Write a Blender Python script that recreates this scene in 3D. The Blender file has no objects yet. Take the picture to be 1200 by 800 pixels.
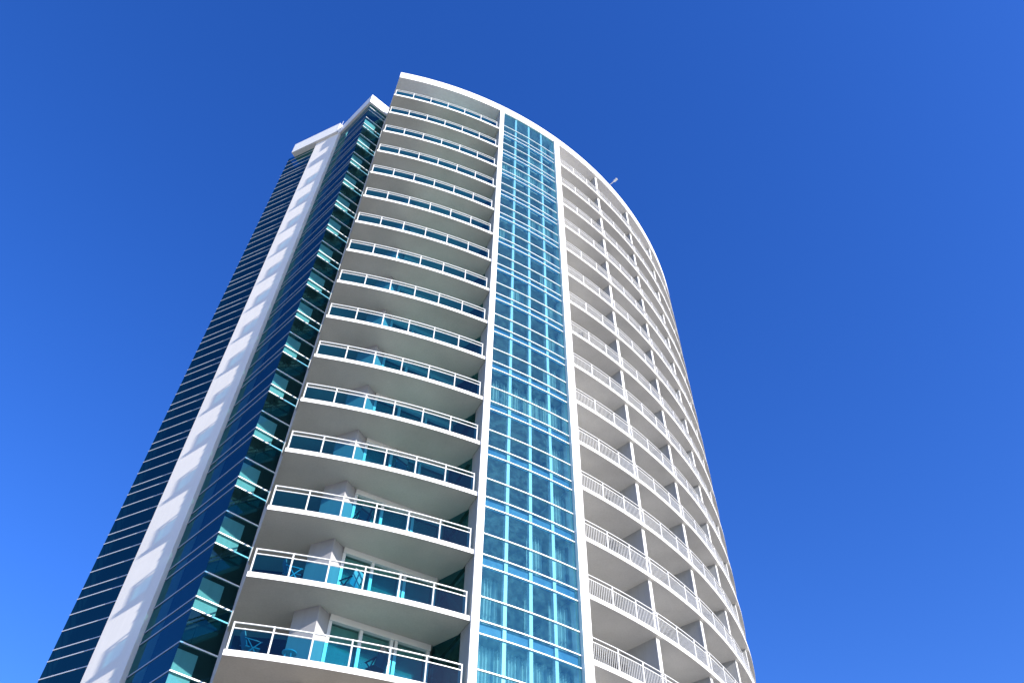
import bpy, bmesh, math, random
from mathutils import Vector, Matrix
random.seed(7)
scn = bpy.context.scene
COL = scn.collection
H = 3.05            # storey height in metres
EYE = 1.65          # camera height above the ground
R = 10.37           # facade radius, in storeys
CX, CY = -4.9103, 18.5756   # centre of the round tower, in storeys, camera at the origin
Z0 = 5.7444         # underside of the reference balcony slab above the eye
sin, cos, rad = math.sin, math.cos, math.radians

# ------------------------------------------------------------------ materials
def new_mat(name):
    m = bpy.data.materials.new(name); m.use_nodes = True
    nt = m.node_tree; nt.nodes.clear()
    out = nt.nodes.new('ShaderNodeOutputMaterial')
    return m, nt, out
def N(nt, t, **kw):
    n = nt.nodes.new(t)
    for k, v in kw.items(): setattr(n, k, v)
    return n
def paint(name, col, rough=0.6, var=0.12, scale=0.6, streak=0.0, bump=0.0, spec=0.3, metal=0.0):
    """painted or cast surface with blotches, fine grain and vertical rain streaks"""
    m, nt, out = new_mat(name)
    b = N(nt, 'ShaderNodeBsdfPrincipled')
    b.inputs['Roughness'].default_value = rough
    b.inputs['Specular IOR Level'].default_value = spec
    b.inputs['Metallic'].default_value = metal
    tc = N(nt, 'ShaderNodeNewGeometry')
    n1 = N(nt, 'ShaderNodeTexNoise'); n1.inputs['Scale'].default_value = scale; n1.inputs['Detail'].default_value = 6
    n2 = N(nt, 'ShaderNodeTexNoise'); n2.inputs['Scale'].default_value = 14; n2.inputs['Detail'].default_value = 3
    nt.links.new(tc.outputs['Position'], n1.inputs['Vector']); nt.links.new(tc.outputs['Position'], n2.inputs['Vector'])
    mp = N(nt, 'ShaderNodeMapping'); mp.inputs['Scale'].default_value = (2.2, 2.2, 0.12)
    n3 = N(nt, 'ShaderNodeTexNoise'); n3.inputs['Scale'].default_value = 2.5; n3.inputs['Detail'].default_value = 5
    nt.links.new(tc.outputs['Position'], mp.inputs['Vector']); nt.links.new(mp.outputs['Vector'], n3.inputs['Vector'])
    def rng(src, lo, hi, a=0.3, c=0.7):
        r = N(nt, 'ShaderNodeMapRange'); r.inputs['From Min'].default_value = a; r.inputs['From Max'].default_value = c
        r.inputs['To Min'].default_value = lo; r.inputs['To Max'].default_value = hi
        nt.links.new(src, r.inputs['Value']); return r.outputs['Result']
    f1 = rng(n1.outputs['Fac'], 1 - var, 1.0); f2 = rng(n2.outputs['Fac'], 1 - var * .4, 1.0)
    f3 = rng(n3.outputs['Fac'], 1 - streak, 1.0)
    def mul(a, c):
        q = N(nt, 'ShaderNodeMath', operation='MULTIPLY'); nt.links.new(a, q.inputs[0]); nt.links.new(c, q.inputs[1]); return q.outputs[0]
    f = mul(mul(f1, f2), f3)
    mx = N(nt, 'ShaderNodeMix', data_type='RGBA', blend_type='MULTIPLY'); mx.inputs[0].default_value = 1
    mx.inputs[6].default_value = (*col, 1); nt.links.new(f, mx.inputs[7])
    nt.links.new(mx.outputs[2], b.inputs['Base Color'])
    if bump:
        bp = N(nt, 'ShaderNodeBump'); bp.inputs['Strength'].default_value = bump; bp.inputs['Distance'].default_value = .01
        nt.links.new(n2.outputs['Fac'], bp.inputs['Height']); nt.links.new(bp.outputs['Normal'], b.inputs['Normal'])
    nt.links.new(b.outputs['BSDF'], out.inputs['Surface'])
    return m
def tinted_glass(name, tint, refl=(.8, .9, 1.0), ior=1.55, base=0.0, wobble=0.0, rough=0.01, dust_glare=0.0):
    """thin tinted pane: coloured see-through plus mirror reflection by Fresnel"""
    m, nt, out = new_mat(name)
    tr = N(nt, 'ShaderNodeBsdfTransparent'); tr.inputs['Color'].default_value = (*tint, 1)
    gl = N(nt, 'ShaderNodeBsdfGlossy'); gl.inputs['Color'].default_value = (*refl, 1); gl.inputs['Roughness'].default_value = rough
    fr = N(nt, 'ShaderNodeLayerWeight'); fr.inputs['Blend'].default_value = .5
    pw = N(nt, 'ShaderNodeMath', operation='POWER'); pw.inputs[1].default_value = 4.5
    nt.links.new(fr.outputs['Facing'], pw.inputs[0])
    ad = N(nt, 'ShaderNodeMapRange'); ad.inputs['To Min'].default_value = base + ((ior - 1) / (ior + 1)) ** 2
    nt.links.new(pw.outputs[0], ad.inputs['Value'])
    tc = N(nt, 'ShaderNodeTexCoord')
    if wobble:
        nz = N(nt, 'ShaderNodeTexNoise'); nz.inputs['Scale'].default_value = .9; nz.inputs['Detail'].default_value = 1
        nt.links.new(tc.outputs['Object'], nz.inputs['Vector'])
        bp = N(nt, 'ShaderNodeBump'); bp.inputs['Strength'].default_value = wobble; bp.inputs['Distance'].default_value = .02
        nt.links.new(nz.outputs['Fac'], bp.inputs['Height']); nt.links.new(bp.outputs['Normal'], gl.inputs['Normal'])
    mix = N(nt, 'ShaderNodeMixShader')
    nt.links.new(ad.outputs['Result'], mix.inputs[0]); nt.links.new(tr.outputs[0], mix.inputs[1]); nt.links.new(gl.outputs[0], mix.inputs[2])
    last = mix.outputs[0]
    if dust_glare:  # teal diffuse patches: pane dust, with glare and glints painted in
        df = N(nt, 'ShaderNodeBsdfDiffuse'); df.inputs['Color'].default_value = (.18, .62, .72, 1)
        n4 = N(nt, 'ShaderNodeTexNoise'); n4.inputs['Scale'].default_value = 3.5; n4.inputs['Detail'].default_value = 8; n4.inputs['Roughness'].default_value = .7
        nt.links.new(tc.outputs['Object'], n4.inputs['Vector'])
        r4 = N(nt, 'ShaderNodeMapRange'); r4.inputs['From Min'].default_value = .42; r4.inputs['From Max'].default_value = .75
        r4.inputs['To Min'].default_value = dust_glare * .3; r4.inputs['To Max'].default_value = dust_glare * 2
        nt.links.new(n4.outputs['Fac'], r4.inputs['Value'])
        m2 = N(nt, 'ShaderNodeMixShader'); nt.links.new(r4.outputs['Result'], m2.inputs[0]); nt.links.new(last, m2.inputs[1]); nt.links.new(df.outputs[0], m2.inputs[2])
        last = m2.outputs[0]
    nt.links.new(last, out.inputs['Surface'])
    return m
M = {}
M['white'] = paint('white_stucco', (.80, .79, .77), .7, .06, .5, .07, .15)
M['slab'] = paint('painted_concrete_slab', (.62, .585, .515), .8, .24, .35, .0, .15)
M['slablight'] = paint('paler_slab_tone', (.69, .68, .65), .8, .24, .35, .0, .15)  # paler, more neutral tone for the right balcony slabs
M['pier'] = paint('smooth_white_render', (.86, .81, .73), .65, .05, .4, .05, .1)
M['grey'] = paint('grey_edge_strip', (.48, .47, .46), .6, .1, .6, .1)
M['wallgrey'] = paint('wall_shade_tone', (.37, .365, .385), .75, .08, .6, .08, .1)  # white wall darkened: its shade is put into the grey
M['fin'] = paint('divider_shade_tone', (.36, .37, .38), .7, .08, .6, .1, .1)  # shade put into the colour as a darker grey
M['metal'] = paint('white_powder_coat', (.70, .70, .69), .35, .03, 2, .0, 0, .5)
M['picket'] = paint('off_white_railing', (.62, .62, .61), .45, .06, 2)
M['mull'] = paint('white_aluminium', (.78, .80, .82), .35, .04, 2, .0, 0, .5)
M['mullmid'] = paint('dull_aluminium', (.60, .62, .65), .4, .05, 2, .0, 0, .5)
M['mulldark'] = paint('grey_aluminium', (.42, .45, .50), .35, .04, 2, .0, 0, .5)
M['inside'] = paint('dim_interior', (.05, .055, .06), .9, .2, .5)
M['drape'] = paint('pale_drapery', (.46, .52, .49), .9, .08, 1.5, .15)
M['pale_backing'] = paint('pale_blind_backing', (.86, .88, .86), .9, .1, 1.0, .1)
M['spandrel'] = paint('blue_spandrel_panel', (.035, .15, .29), .5, .1, 1.0)
M['roof'] = paint('roof_membrane', (.55, .54, .52), .9, .1, .4)
M['dark'] = paint('dark_furniture', (.03, .035, .04), .5, .1, 3)
M['pale'] = paint('pale_furniture', (.72, .72, .70), .5, .08, 3)
M['mid'] = paint('grey_furniture', (.25, .26, .27), .5, .08, 3)
M['balglass'] = tinted_glass('blue_balustrade_glass', (.06, .41, .59), (.6, .85, 1), 1.45, .01, .02)
M['curtglass'] = tinted_glass('blue_curtain_wall_glass', (.47, .73, .80), (.12, .62, .78), 1.5, .12, .06, dust_glare=.05)
M['wingglass'] = tinted_glass('dark_teal_glass', (.30, .57, .60), (.11, .36, .42), 1.55, .10, .05, dust_glare=.004)
M['sideglass'] = tinted_glass('dark_blue_glass', (.12, .32, .42), (.18, .62, .58), 1.5, .08, .05)
M['doorglass'] = tinted_glass('sliding_door_glass', (.22, .46, .44), (.7, .85, .85), 1.5, .06, .03, dust_glare=.05)

# ------------------------------------------------------------------ mesh helpers (storey units -> metres, local to the tower)
def W(x, y, z): return Vector(((x - CX) * H, (y - CY) * H, EYE + z * H))
def pol(a, r, z):
    """point on the round facade: a in degrees, 0 faces -y, positive to the right; local to the tower axis"""
    return Vector((r * sin(rad(a)) * H, -r * cos(rad(a)) * H, EYE + z * H))
def quad(bm, *ps):
    return bm.faces.new([bm.verts.new(p) for p in ps])
def hexa(bm, b, t):
    """closed prism from bottom ring b and top ring t (lists of Vectors, counter-clockwise)"""
    vb = [bm.verts.new(p) for p in b]; vt = [bm.verts.new(p) for p in t]; n = len(b)
    bm.faces.new(vb[::-1]); bm.faces.new(vt)
    for i in range(n):
        j = (i + 1) % n; bm.faces.new((vb[i], vb[j], vt[j], vt[i]))
def prism(bm, pts, z0, z1):
    hexa(bm, [W(x, y, z0) for x, y in pts], [W(x, y, z1) for x, y in pts])
def ring(bm, a0, a1, r0, r1, z0, z1, n=None):
    """curved box between two radii"""
    n = n or max(1, int(abs(a1 - a0) / .8)); A = [a0 + (a1 - a0) * i / n for i in range(n + 1)]
    V = [[bm.verts.new(pol(a, r, z)) for (r, z) in ((r0, z0), (r1, z0), (r1, z1), (r0, z1))] for a in A]
    for i in range(n):
        for j in range(4):
            k = (j + 1) % 4; bm.faces.new((V[i][j], V[i + 1][j], V[i + 1][k], V[i][k]))
    bm.faces.new(V[0][::-1]); bm.faces.new(V[-1])
def sheet(bm, a0, a1, r, z0, z1, n=None):
    n = n or max(1, int(abs(a1 - a0) / .8)); A = [a0 + (a1 - a0) * i / n for i in range(n + 1)]
    V = [(bm.verts.new(pol(a, r, z0)), bm.verts.new(pol(a, r, z1))) for a in A]
    for i in range(n): bm.faces.new((V[i][0], V[i + 1][0], V[i + 1][1], V[i][1]))
def wallbox(bm, P, Q, z0, z1, t0, t1):
    """box along the plan line P->Q; t0..t1 is its thickness measured to the right of the direction (outwards)"""
    dx, dy = Q[0] - P[0], Q[1] - P[1]; l = math.hypot(dx, dy); nx, ny = dy / l, -dx / l
    pts = [(P[0] + nx * t0, P[1] + ny * t0), (P[0] + nx * t1, P[1] + ny * t1), (Q[0] + nx * t1, Q[1] + ny * t1), (Q[0] + nx * t0, Q[1] + ny * t0)]
    prism(bm, pts, z0, z1)
def wallsheet(bm, P, Q, z0, z1, t):
    dx, dy = Q[0] - P[0], Q[1] - P[1]; l = math.hypot(dx, dy); nx, ny = dy / l * t, -dx / l * t
    quad(bm, W(P[0] + nx, P[1] + ny, z0), W(Q[0] + nx, Q[1] + ny, z0), W(Q[0] + nx, Q[1] + ny, z1), W(P[0] + nx, P[1] + ny, z1))
def lerp(P, Q, t): return (P[0] + (Q[0] - P[0]) * t, P[1] + (Q[1] - P[1]) * t)
def bar(bm, A, B, w, h=None):
    """square bar between two points in metres"""
    h = h or w; d = (B - A).normalized(); up = Vector((0, 0, 1)) if abs(d.z) < .95 else Vector((0, 1, 0))
    s = d.cross(up).normalized(); u = s.cross(d).normalized()
    o = [s * w / 2 * i + u * h / 2 * j for i, j in ((-1, -1), (1, -1), (1, 1), (-1, 1))]
    hexa(bm, [A + q for q in o], [B + q for q in o])
def build(name, bm, m, parent=None, smooth=False):
    bmesh.ops.recalc_face_normals(bm, faces=bm.faces)
    me = bpy.data.meshes.new(name); bm.to_mesh(me); bm.free()
    me.materials.append(m)
    o = bpy.data.objects.new(name, me); COL.objects.link(o)
    if parent: o.parent = parent
    return o
def BM(): return bmesh.new()
def thing(name, label, cat, loc=(0, 0, 0), rz=0, group=None):
    o = bpy.data.objects.new(name, None); COL.objects.link(o); o.location = loc; o.rotation_euler = (0, 0, rz)
    o.empty_display_size = .5
    o['label'] = label; o['category'] = cat
    if group: o['group'] = group
    return o

# ------------------------------------------------------------------ storeys
KMIN, KTOP = -1, 14
def zf(k):
    return Z0 + k + {13: .03, 14: .07}.get(k, 0)
ST = .066                                  # slab thickness
ROOFB, ROOFT = Z0 + 15.235, Z0 + 15.565    # roof fascia
ZG = -EYE / H                              # ground

tower = thing('apartment_tower', 'white round apartment tower with stacked curved balconies, blue glass strip and glass wing', 'building', (CX * H, CY * H, 0))
L = (-3.065, 8.307)          # free left end of the left balconies
AE = (-3.547, 9.567)         # inner end of the glass face beside the balconies
VX = (-3.945, 9.22)         # sharp glass corner of the wing
BE = (-4.845, 10.12)         # inner corner between glass and white pier
LL = (-6.41, 10.905)         # far left corner of the dark glass facade
PA, QA = 25.49, 35.82        # curtain wall zone with its two white piers
GA0, GA1 = 26.1, 34.86
BAY = 8.22
LW = [(-2.615, 9.078), (-2.28, 8.936), (-2.18, 9.138), (-.973, 9.813), (-.569, 9.467)]   # recessed wall behind the left balconies

# opaque inside of the tower (keeps the sun out of the rooms)
bm = BM(); ring(bm, 8, 160, 0.6, 8.75, ZG, ROOFB - .02, 60)
build('inner_core', bm, M['inside'], tower)

# roof slab: curved front, cut off at the left end towards the wing
def leftslab(bm, z0, z1, back=8.7, r=R):
    a0 = math.degrees(math.atan2(L[0] - CX, CY - L[1]))
    arc = [(CX + r * sin(rad(a)), CY - r * cos(rad(a))) for a in [a0 + (PA - a0) * i / 20 for i in range(21)]]
    arc[0] = (arc[0][0], arc[0][1])
    inner = [(CX + back * sin(rad(a)), CY - back * cos(rad(a))) for a in (PA, 20, 14, 10)]
    prism(bm, arc + inner + [AE], z0, z1)
bm = BM(); leftslab(bm, ROOFB, ROOFT)
ring(bm, PA + .001, 150, 8.7, R, ROOFB, ROOFT, 140)
build('roof_slab', bm, M['white'], tower)
bm = BM(); ring(bm, 10, 158, .6, 8.7, ROOFB + .05, ROOFT - .06, 60)
build('roof_deck', bm, M['roof'], tower)

# ---- left balconies with blue glass balustrades
A0 = math.degrees(math.atan2(L[0] - CX, CY - L[1])) + .12
A1 = PA - .3
RR = R - .035
def add_rail_run(bm, pts, zb, heights, w, h):
    for z in heights:
        for i in range(len(pts) - 1):
            bar(bm, Vector((pts[i][0], pts[i][1], EYE + (zb + z) * H)), Vector((pts[i + 1][0], pts[i + 1][1], EYE + (zb + z) * H)), w, h)
for k in range(KMIN, KTOP + 1):
    z = zf(k)
    bm = BM(); leftslab(bm, z, z + ST)
    bal = build('balcony', bm, M['slab'], tower)
    bm = BM(); ring(bm, A0 - .12, PA, R + .0005, R + .006, z - .002, z + ST + .002, 20); build('slab_edge', bm, M['white'], bal)
    bm = BM(); base = z + ST
    for j in range(7):
        a = A0 + (A1 - A0) * j / 6
        bar(bm, pol(a, RR, base), pol(a, RR, base + .362), .048)
    n = 24; pts = [pol(A0 + (A1 - A0) * i / n, RR, 0) for i in range(n + 1)]
    add_rail_run(bm, pts, base, (.352,), .06, .036)
    add_rail_run(bm, pts, base, (.285, .018), .036, .032)
    # short return from the free end back to the wing
    e0 = pol(A0, RR, 0); e1 = W(AE[0] + .07, AE[1] - .05, 0)
    add_rail_run(bm, [e0, e1], base, (.352,), .06, .045); add_rail_run(bm, [e0, e1], base, (.285, .018), .045, .04)
    build('railing_frame', bm, M['metal'], bal)
    for j in range(6):
        bm = BM(); a = A0 + (A1 - A0) * j / 6; b = A0 + (A1 - A0) * (j + 1) / 6
        sheet(bm, a + .06, b - .06, RR, base + .03, base + .272, 4)
        build('glass_panel', bm, M['balglass'], bal)
    bm = BM(); q0 = e0.lerp(e1, .04); q1 = e0.lerp(e1, .96)
    quad(bm, *[Vector((q.x, q.y, EYE + (base + d) * H)) for q, d in ((q0, .03), (q1, .03), (q1, .272), (q0, .272))])
    build('end_glass', bm, M['balglass'], bal)
    # recessed rooms behind: sliding door with three leaves, angled side window, dark window at the left
    zt = zf(k + 1) if k < KTOP else ROOFB
    P, Q = LW[2], LW[3]
    bm = BM(); wallsheet(bm, lerp(P, Q, .02), lerp(P, Q, .98), base + .02, zt - .075, -.03)
    door = build('sliding_door', bm, M['doorglass'], tower)
    bm = BM()
    wallbox(bm, P, Q, zt - .085, zt - .0, -.05, .03)
    wallbox(bm, P, Q, base + .001, base + .03, -.05, .01)
    for t in (.0, .30, .60, .645, .97):
        wallbox(bm, lerp(P, Q, t), lerp(P, Q, t + .03), base + .03, zt - .085, -.05, .012)
    build('door_frame', bm, M['metal'], door)
    bm = BM(); wallbox(bm, lerp(P, Q, .035), lerp(P, Q, .96), base + .03, zt - .09, -.075, -.07)
    build('door_blind', bm, M['pale_backing'], door)
    bm = BM(); wallsheet(bm, lerp(LW[3], LW[4], .03), LW[4], base, zt, -.03)
    sw = build('side_window', bm, M['sideglass'], tower)
    bm = BM(); wallsheet(bm, (-3.48, 9.64), (-2.50, 9.76), base, zt, -.02)
    build('side_window', bm, M['sideglass'], tower)

# white corner wall between the two recessed windows, full height
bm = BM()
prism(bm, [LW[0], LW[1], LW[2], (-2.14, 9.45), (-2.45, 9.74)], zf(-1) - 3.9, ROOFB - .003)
build('corner_wall', bm, M['wallgrey'], tower)  # wall's shade carried by the grey material
# dim room behind the recessed windows
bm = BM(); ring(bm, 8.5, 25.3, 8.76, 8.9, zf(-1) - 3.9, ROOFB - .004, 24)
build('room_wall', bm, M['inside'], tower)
# white pier to the left of the glass strip, with its return into the balcony
bm = BM()
ring(bm, PA, GA0, R + .006, R + .035, ZG, ROOFB - .002, 1)
fp = build('facade_pier', bm, M['white'], tower)
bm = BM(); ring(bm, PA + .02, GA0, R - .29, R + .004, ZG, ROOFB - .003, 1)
build('pier_return', bm, M['wallgrey'], fp)  # side of the white pier, its shade painted in as grey
bm = BM()
ring(bm, GA1, 35.30, R - .2, R + .035, ZG, ROOFB - .002, 1)
ring(bm, 35.33, QA, R - 1.0, R + .02, ZG, ROOFB - .003, 1)
build('facade_pier', bm, M['white'], tower)
# grey strip closing the end of the glass bay, running up to the roof
bm = BM(); prism(bm, [(AE[0] - .01, AE[1] - .02), (AE[0] + .045, AE[1] - .02), (AE[0] + .12, AE[1] + .3), (AE[0] - .01, AE[1] + .3)], ZG, ROOFB - .003)
build('end_post', bm, M['grey'], tower)

# ---- blue glass strip between the piers
RG = R - .03
GW = (GA1 - GA0) / 4
for k in range(KMIN - 1, KTOP + 1):
    z = zf(k); zt = zf(k + 1) if k < KTOP else ROOFB + .11
    top = zt - .115; mid = zt - .59; bot = z + .066
    if k == KTOP: mid = bot + .34
    bm = BM(); sheet(bm, GA0, GA1, RG, z - .115, top, 16)
    win = build('curtain_window', bm, M['curtglass'], tower)
    bm = BM()
    hz = [z + .066, z - .115, mid]
    for q in hz: ring(bm, GA0, GA1, RG - .01, RG + .014, q - .0075, q + .0075, 14)
    build('mullion', bm, M['mull'], win)
    if k == KTOP:
        bm = BM(); ring(bm, GA0, GA1, RG - .01, RG + .022, top - .011, top + .011, 14); build('head_mullion', bm, M['mull'], win)
    bm = BM()
    for j in range(1, 4):
        a = GA0 + GW * j
        ring(bm, a - .145, a + .145, RG - .075, RG - .012, z - .115, top, 1)
    ring(bm, GA0, GA0 + .12, RG - .075, RG - .012, z - .115, top, 1)
    ring(bm, GA1 - .12, GA1, RG - .075, RG - .012, z - .115, top, 1)
    build('inner_frame', bm, M['mull'], win)
    bm = BM(); ring(bm, GA0, GA1, RG - .06, RG - .035, z - .11, z + .062, 10)
    build('spandrel', bm, M['spandrel'], win)
    bm = BM(); ring(bm, GA0 - .1, GA1 + .1, RG - 1.5, RG - .14, z, z + ST, 8)
    build('floor_slab', bm, M['slab'], win)
    # drapery drawn across some of the panes
    covers = {-2: [(0, .5), (1.4, 2.6), (3.1, 4)], -1: [(0, 4)], 0: [(0, 1), (2, 2.3), (3, 4)], 1: [(2.1, 2.9), (3.1, 4)], 2: [(0, .4), (3.2, 4)], 3: [(3.1, 4)], 4: [(0, 4)],
              5: [(3.1, 3.9)], 6: [(0, .3), (3.1, 4)], 7: [(1.1, 2), (3.1, 4)], 8: [(3, 4)], 9: [(0, .9), (3.2, 4)], 10: [(2.2, 4)], 11: [(0, .4), (3.1, 4)],
              12: [(.3, 3.9)], 13: [(2.1, 4)], 14: [(3.1, 3.9)]}.get(k, [])
    if covers:
        bm = BM()
        for c0, c1 in covers:
            a0, a1 = GA0 + GW * c0 + .1, GA0 + GW * c1 - .1
            n = int((a1 - a0) / .045); V = []
            ph = random.random() * 6
            for i in range(n + 1):
                a = a0 + (a1 - a0) * i / n
                r = RG - .22 + .022 * sin(i * .95 + ph) + .010 * sin(i * .37 + ph * 2)
                V.append((bm.verts.new(pol(a, r, bot + .01)), bm.verts.new(pol(a, r, top - .02))))
            for i in range(n): bm.faces.new((V[i][0], V[i + 1][0], V[i + 1][1], V[i][1]))
        build('drape', bm, M['drape'], win)
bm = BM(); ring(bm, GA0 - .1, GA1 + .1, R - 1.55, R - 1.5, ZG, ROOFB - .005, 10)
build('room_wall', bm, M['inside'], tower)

# ---- right balconies with picket railings: one bay built, then copied round the facade and up
def right_bay():
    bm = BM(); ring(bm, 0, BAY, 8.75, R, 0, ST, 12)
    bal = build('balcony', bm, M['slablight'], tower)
    bm = BM(); ring(bm, 0, BAY, R + .0005, R + .005, ST - .046, ST + .002, 12); ed = build('slab_edge', bm, M['white'], bal)
    bm = BM(); z = ST; r = R - .03
    for j in range(3):
        a = .12 + (BAY - .0) * j / 3
        bar(bm, pol(a, r, z), pol(a, r, z + .352), .055)
    n = 14; pts = [pol(BAY * i / n, r, 0) for i in range(n + 1)]
    add_rail_run(bm, pts, z, (.350,), .06, .035)
    add_rail_run(bm, pts, z, (.285, .025), .04, .035)
    for i in range(1, 42):
        a = BAY * i / 42
        bar(bm, pol(a, r, z + .025), pol(a, r, z + .285), .016)
    rl = build('picket_railing', bm, M['picket'], bal)
    bm = BM()
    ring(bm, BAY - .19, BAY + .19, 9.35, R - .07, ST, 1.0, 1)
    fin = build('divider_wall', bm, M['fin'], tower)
    bm = BM(); ring(bm, BAY - .20, BAY + .20, R - .069, R - .055, ST, 1.0, 1); ns = build('lit_wall_front', bm, M['white'], fin)  # added white strip: sunlit divider front put into the colour
    for o in (bal, rl, fin, ed, ns):                     # meshes were made at eye height: bring them to local z = 0
        for v in o.data.vertices: v.co.z -= EYE
    return bal, rl, fin, ed, ns
bal0, rl0, fin0, ed0, ns0 = right_bay()
tall = fin0.data.copy()
for v in tall.vertices:
    if v.co.z > .5 * H: v.co.z = (ROOFB - zf(KTOP) - .003) * H
talln = ns0.data.copy()
for v in talln.vertices:
    if v.co.z > .5 * H: v.co.z = (ROOFB - zf(KTOP) - .003) * H
first = True
for k in range(KMIN, KTOP + 1):
    for b in range(5):
        if first: o, r_, f, n_ = bal0, rl0, fin0, ns0; first = False
        else:
            o = bal0.copy(); COL.objects.link(o); o.parent = tower
            r_ = rl0.copy(); COL.objects.link(r_); r_.parent = o
            e_ = ed0.copy(); COL.objects.link(e_); e_.parent = o
            f = fin0.copy(); COL.objects.link(f); f.parent = tower
            n_ = ns0.copy(); COL.objects.link(n_); n_.parent = f
        rot = rad(QA + BAY * b)
        for q in (o, f):
            q.location = (0, 0, EYE + zf(k) * H); q.rotation_euler = (0, 0, rot)
        if k == KTOP: f.data = tall; n_.data = talln
        elif k >= 12: f.scale.z = (zf(k + 1) - zf(k))
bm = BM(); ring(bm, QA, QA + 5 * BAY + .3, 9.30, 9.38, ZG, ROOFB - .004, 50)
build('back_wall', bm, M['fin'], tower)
bm = BM(); ring(bm, QA + 5 * BAY + .3, 150, 9.0, R - .02, ZG, ROOFB - .004, 80)
build('rear_wall', bm, M['white'], tower)
# storeys below the picture
bm = BM()
for k in range(-5, KMIN):
    leftslab(bm, zf(k), zf(k) + ST)
    ring(bm, QA, QA + 5 * BAY, 8.75, R, zf(k), zf(k) + ST, 50)
    for b in range(1, 6):
        ring(bm, QA + BAY * b - .19, QA + BAY * b + .19, 9.35, R - .07, zf(k) + ST, zf(k + 1), 1)
build('lower_storeys', bm, M['slab'], tower)

# ---- glass wing at the left
WS = 1.0; WB = Z0 + .275           # storey step and level of the upper transom on the wing
WT, WTT = 21.19, 21.64         # glass top and parapet top
def transoms(base, step, offs, zlo, zhi):
    zs = []
    for k in range(-7, 22):
        for o in offs:
            z = base + (k + o) * step
            if zlo < z < zhi: zs.append(z)
    return zs
def glass_face(P, Q, zlo, zhi, mat, base, step, offs, mullmat, w=.028, bar_name='transom'):
    bm = BM(); wallsheet(bm, P, Q, zlo, zhi, 0)
    g = build('glass_wall', bm, M[mat], tower)
    for z in transoms(base, step, offs, 3.9, zhi - .05):
        bm = BM(); wallbox(bm, P, Q, z - w / 2, z + w / 2, -.02, .007)
        build(bar_name, bm, M[mullmat], g)
    return g
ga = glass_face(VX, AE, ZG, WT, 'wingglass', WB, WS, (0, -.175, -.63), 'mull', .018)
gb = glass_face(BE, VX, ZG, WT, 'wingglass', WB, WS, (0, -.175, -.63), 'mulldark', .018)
for k in range(-2, 15):
    z = WB + k
    if z + .36 > WT: break
    bm = BM(); wallbox(bm, lerp(VX, AE, .02), lerp(VX, AE, random.uniform(.5, .7)), z - .17, z + .30, -.035, -.03)  # added pale panels behind the glass, width cut to leave the shaded part dark
    build('pale_backing', bm, M['pale_backing'], ga)
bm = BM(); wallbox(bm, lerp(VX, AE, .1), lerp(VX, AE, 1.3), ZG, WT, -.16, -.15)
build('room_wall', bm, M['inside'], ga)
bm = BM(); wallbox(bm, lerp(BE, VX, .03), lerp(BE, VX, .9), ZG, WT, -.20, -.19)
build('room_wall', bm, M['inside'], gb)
# parapet
def offs_corner(P, C_, Q, e):
    def nrm(a, b):
        dx, dy = b[0] - a[0], b[1] - a[1]; l = math.hypot(dx, dy); return dy / l, -dx / l
    n1, n2 = nrm(P, C_), nrm(C_, Q)
    k = 1 + n1[0] * n2[0] + n1[1] * n2[1]
    return (P[0] + n1[0] * e, P[1] + n1[1] * e), (C_[0] + (n1[0] + n2[0]) * e / k, C_[1] + (n1[1] + n2[1]) * e / k), (Q[0] + n2[0] * e, Q[1] + n2[1] * e)
p1, p2, p3 = offs_corner(BE, VX, AE, .06)
bm = BM(); prism(bm, [p1, p2, p3, (AE[0] + .02, AE[1] + .5), (BE[0] + .5, BE[1] + .6)], WT, WTT)
build('parapet', bm, M['white'], tower)
# white pier and dark glass facade beyond
def on_line(P, Q, azd):
    """point of the line P-Q seen from the camera at this azimuth"""
    t = math.tan(rad(azd)); dx, dy = Q[0] - P[0], Q[1] - P[1]
    s = (P[1] * t - P[0]) / (dx - dy * t); return (P[0] + dx * s, P[1] + dy * s)
dx, dy = BE[0] - LL[0], BE[1] - LL[1]; l = math.hypot(dx, dy); nx, ny = dy / l, -dx / l
PE = .08                        # the pier stands this much proud of the glass
PL = on_line((BE[0] + nx * PE, BE[1] + ny * PE), (LL[0] + nx * PE, LL[1] + ny * PE), -28.12)
PL = (PL[0] - nx * PE, PL[1] - ny * PE)
ZPT = 1.884 * math.hypot(*on_line(BE, LL, -25.75))
bm = BM(); wallbox(bm, PL, BE, ZG, ZPT + .1, -.4, PE)
build('concrete_pier', bm, M['pier'], tower)
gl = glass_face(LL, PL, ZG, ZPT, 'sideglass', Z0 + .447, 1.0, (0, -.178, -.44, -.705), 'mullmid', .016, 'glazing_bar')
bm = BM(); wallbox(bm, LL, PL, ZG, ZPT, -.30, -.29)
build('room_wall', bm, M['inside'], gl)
bm = BM(); prism(bm, [(LL[0], LL[1]), (LL[0] + .02, LL[1] + .003), (LL[0] + .9, LL[1] + 2.5), (LL[0] + .86, LL[1] + 2.5)], ZG, ZPT)
build('side_wall', bm, M['inside'], tower)
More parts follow.
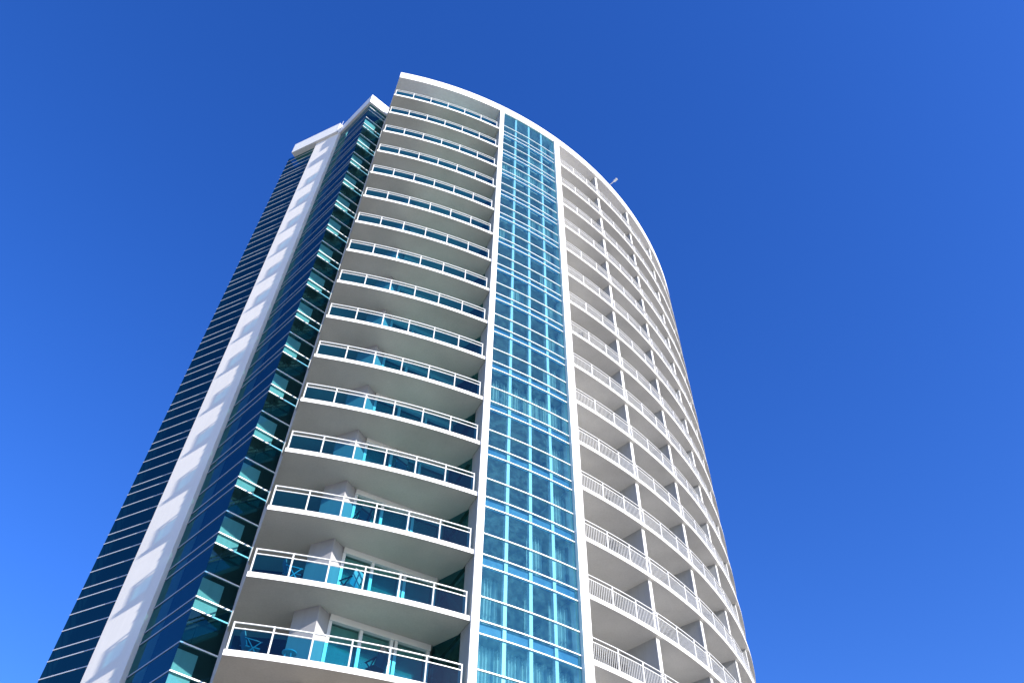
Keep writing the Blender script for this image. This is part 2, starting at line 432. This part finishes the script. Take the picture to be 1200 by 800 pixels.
# cornice block over the pier
e = .15
dx, dy = BE[0] - LL[0], BE[1] - LL[1]; l = math.hypot(dx, dy); nx, ny = dy / l, -dx / l
FL = (LL[0] + nx * e, LL[1] + ny * e); FB = (BE[0] + nx * e, BE[1] + ny * e)
c_r = on_line(FL, FB, -26.25); c_l = on_line(FL, FB, -30.5)
zc1 = 1.9444 * math.hypot(*c_r); zc0 = 1.7072 * math.hypot(*c_l)
zcl = 1.7576 * math.hypot(*c_l)
print('cornice', zc0, zcl, zc1, 'pier top', ZPT)
zct = zc1
bm = BM()
prism(bm, [c_l, c_r, (c_r[0] - nx * .7, c_r[1] - ny * .7), (c_l[0] - nx * .7, c_l[1] - ny * .7)], zc0, zct)
build('cornice', bm, M['white'], tower)

# ------------------------------------------------------------------ things on the building
def chair(label, loc, rz, mat, frame, group=None):
    t = thing('balcony_chair', label, 'chair', loc, rz, group)
    bm = BM(); hexa(bm, [Vector(v) for v in ((-.26, -.25, .40), (.26, -.25, .42), (.26, .25, .42), (-.26, .25, .40))], [Vector(v) for v in ((-.26, -.25, .44), (.26, -.25, .46), (.26, .25, .46), (-.26, .25, .44))])
    build('seat', bm, M[mat], t)
    bm = BM(); hexa(bm, [Vector(v) for v in ((-.24, -.25, .46), (-.20, -.25, .46), (-.20, .25, .46), (-.24, .25, .46))], [Vector(v) for v in ((-.46, -.25, 1.02), (-.42, -.25, 1.02), (-.42, .25, 1.02), (-.46, .25, 1.02))])
    build('backrest', bm, M[mat], t)
    for s in (-1, 1):
        for A, B in (((.30, 0), (-.25, .66)), ((-.30, 0), (.22, .66))):
            bm = BM(); bar(bm, Vector((A[0], s * .28, A[1])), Vector((B[0], s * .28, B[1])), .035); build('leg', bm, M[frame], t)
        bm = BM(); bar(bm, Vector((-.36, s * .28, .665)), Vector((.28, s * .28, .665)), .05, .03); build('armrest', bm, M[frame], t)
    return t
def table(label, loc, mat, frame, h=.7, r=.34, group=None):
    t = thing('balcony_table', label, 'table', loc, 0, group)
    bm = BM(); c = [Vector((r * cos(i * .3927), r * sin(i * .3927), h)) for i in range(16)]
    hexa(bm, c, [v + Vector((0, 0, .035)) for v in c]); build('tabletop', bm, M[mat], t)
    for q in range(4):
        a = q * math.pi / 2 + .7
        bm = BM(); bar(bm, Vector((r * .8 * cos(a), r * .8 * sin(a), 0)), Vector((r * .5 * cos(a), r * .5 * sin(a), h)), .035); build('leg', bm, M[frame], t)
    return t
def spot(a, r, k): 
    q = pol(a, r, zf(k) + ST); return (q.x + CX * H, q.y + CY * H, q.z + .002)
FL_ = 'left of the glass strip'
chair('dark folding chair behind blue glass on the lowest balcony in view', spot(19.6, 10.18, -1), 2.4, 'dark', 'dark')
table('small pale table near the sunlit wall corner on the lowest glass balcony', spot(14.0, 10.16, -1), 'pale', 'pale', .5, .26)
chair('grey chair in the shade at the free end of the lowest glass balcony', spot(11.6, 10.15, -1), .5, 'mid', 'mid')
chair('folding chair with crossed legs behind glass on the second lowest glass balcony', spot(13.0, 10.17, 0), .4, 'mid', 'pale')
chair('pale lounge chair against the sunlit door on the second lowest glass balcony', spot(16.9, 10.14, 0), 2.6, 'pale', 'dark')
chair('dark chair by the sunlit door on the third lowest glass balcony', spot(16.9, 10.15, 1), 2.2, 'dark', 'dark')
chair('dark chair behind the glass on the fourth lowest glass balcony', spot(19.0, 10.15, 2), 2.2, 'dark', 'mid')
table('dark round table behind white pickets on the lowest right balcony beside the glass strip', spot(39.9, 10.14, 0), 'dark', 'dark', .7, .4)
chair('dark chair behind white pickets beside the pier on the lowest right balcony', spot(36.8, 10.12, 0), .9, 'dark', 'dark')
chair('dark chair behind white pickets on the second lowest right balcony', spot(40.3, 10.14, 2), 1.4, 'dark', 'dark')
table('dark table behind white pickets on a right balcony three storeys above the lowest', spot(39.9, 10.14, 3), 'dark', 'dark', .7, .36)
chair('grey chair behind white pickets beside the glass strip halfway up the right balconies', spot(39.9, 10.14, 6), 1.2, 'mid', 'dark')
chair('dark chair behind white pickets high up beside the glass strip', spot(38.6, 10.14, 7), 1.2, 'dark', 'dark')
# small fixture on the roof rim
q = pol(47.6, R - .03, ROOFT - Z0 + Z0)
t = thing('roof_camera', 'small white fixture on a short arm at the rim of the curved roof', 'camera', (q.x + CX * H, q.y + CY * H, q.z), rad(47.6))
bm = BM(); bar(bm, Vector((0, 0, -.02)), Vector((0, 0, .28)), .05); build('post', bm, M['metal'], t)
bm = BM(); bar(bm, Vector((0, .05, .27)), Vector((0, -.55, .32)), .06); build('arm', bm, M['metal'], t)
bm = BM(); bar(bm, Vector((0, -.50, .33)), Vector((0, -.85, .40)), .17, .15); build('camera_head', bm, M['metal'], t)
# thin rod on the cornice
q = W(c_r[0] - nx * .1 - .02, c_r[1] - ny * .1, zct)
t = thing('lightning_rod', 'thin upright rod on top of the white cornice above the shadowed pier', 'rod', (q.x + CX * H, q.y + CY * H, q.z))
bm = BM(); bar(bm, Vector((0, 0, -.01)), Vector((0, 0, .9)), .025); build('rod', bm, M['metal'], t)
bm = BM(); bar(bm, Vector((0, 0, 0)), Vector((0, 0, .1)), .1); build('foot', bm, M['metal'], t)

# ------------------------------------------------------------------ ground
bm = BM(); s = 3000
quad(bm, Vector((-s, -s, 0)), Vector((s, -s, 0)), Vector((s, s, 0)), Vector((-s, s, 0)))
g = build('ground', bm, paint('pale_ground', (.46, .42, .34), .85, .2, .15, 0, .1)); g['kind'] = 'structure'  # unseen ground, made pale to bounce light up to the soffits
bm = BM(); c = Vector((-22, 26, .004)); bm.faces.new([bm.verts.new(c + Vector((46 * cos(i * .0982), 46 * sin(i * .0982), 0))) for i in range(64)])  # unseen dark disc, added to lessen bounce on the lower left soffits
g = build('dark_ground_disc', bm, paint('bounce_dimming_grey', (.16, .15, .135), .85, .2, .3, 0, .1)); g['kind'] = 'structure'

# ------------------------------------------------------------------ camera
f, pitch, roll = 967.66, 0.8844, 0.0214
c, s = cos(pitch), sin(pitch)
fw = Vector((0, c, s)); up = Vector((0, -s, c)); rt = Vector((1, 0, 0))
r2 = rt * cos(roll) + up * sin(roll); u2 = up * cos(roll) - rt * sin(roll)
cam = bpy.data.objects.new('camera', bpy.data.cameras.new('camera')); COL.objects.link(cam)
cam.matrix_world = Matrix(((r2.x, u2.x, -fw.x, 0), (r2.y, u2.y, -fw.y, 0), (r2.z, u2.z, -fw.z, EYE), (0, 0, 0, 1)))
cam.data.sensor_width = 36; cam.data.lens = 36 * f / 1200; cam.data.clip_end = 6000; cam.data.clip_start = .1
scn.camera = cam

# ------------------------------------------------------------------ light
AZ, EL = 50.5, 24.0
sdir = Vector((sin(rad(AZ)) * cos(rad(EL)), -cos(rad(AZ)) * cos(rad(EL)), sin(rad(EL))))
sun = bpy.data.objects.new('sun', bpy.data.lights.new('sun', 'SUN')); COL.objects.link(sun)
sun.data.energy = 4.8; sun.data.angle = rad(.5); sun.data.color = (1, .94, .84)
sun.rotation_euler = sdir.to_track_quat('Z', 'Y').to_euler()
w = bpy.data.worlds.new('World'); scn.world = w; w.use_nodes = True
nt = w.node_tree; nt.nodes.clear()
sky = nt.nodes.new('ShaderNodeTexSky'); sky.sky_type = 'NISHITA'; sky.sun_disc = False
sky.sun_elevation = rad(EL); sky.sun_rotation = math.atan2(sdir.x, sdir.y)
sky.air_density = 1.0; sky.dust_density = .3; sky.ozone_density = 5.0; sky.altitude = 0
hs = nt.nodes.new('ShaderNodeHueSaturation'); hs.inputs['Saturation'].default_value = 1.225; hs.inputs['Hue'].default_value = .520
bg = nt.nodes.new('ShaderNodeBackground'); bg.inputs['Strength'].default_value = .15
wo = nt.nodes.new('ShaderNodeOutputWorld')
nt.links.new(sky.outputs[0], hs.inputs['Color']); nt.links.new(hs.outputs[0], bg.inputs['Color']); nt.links.new(bg.outputs[0], wo.inputs['Surface'])

scn.view_settings.view_transform = 'Standard'; scn.view_settings.look = 'None'
scn.view_settings.exposure = .95; scn.view_settings.gamma = 1
scn.cycles.max_bounces = 10; scn.cycles.transparent_max_bounces = 16
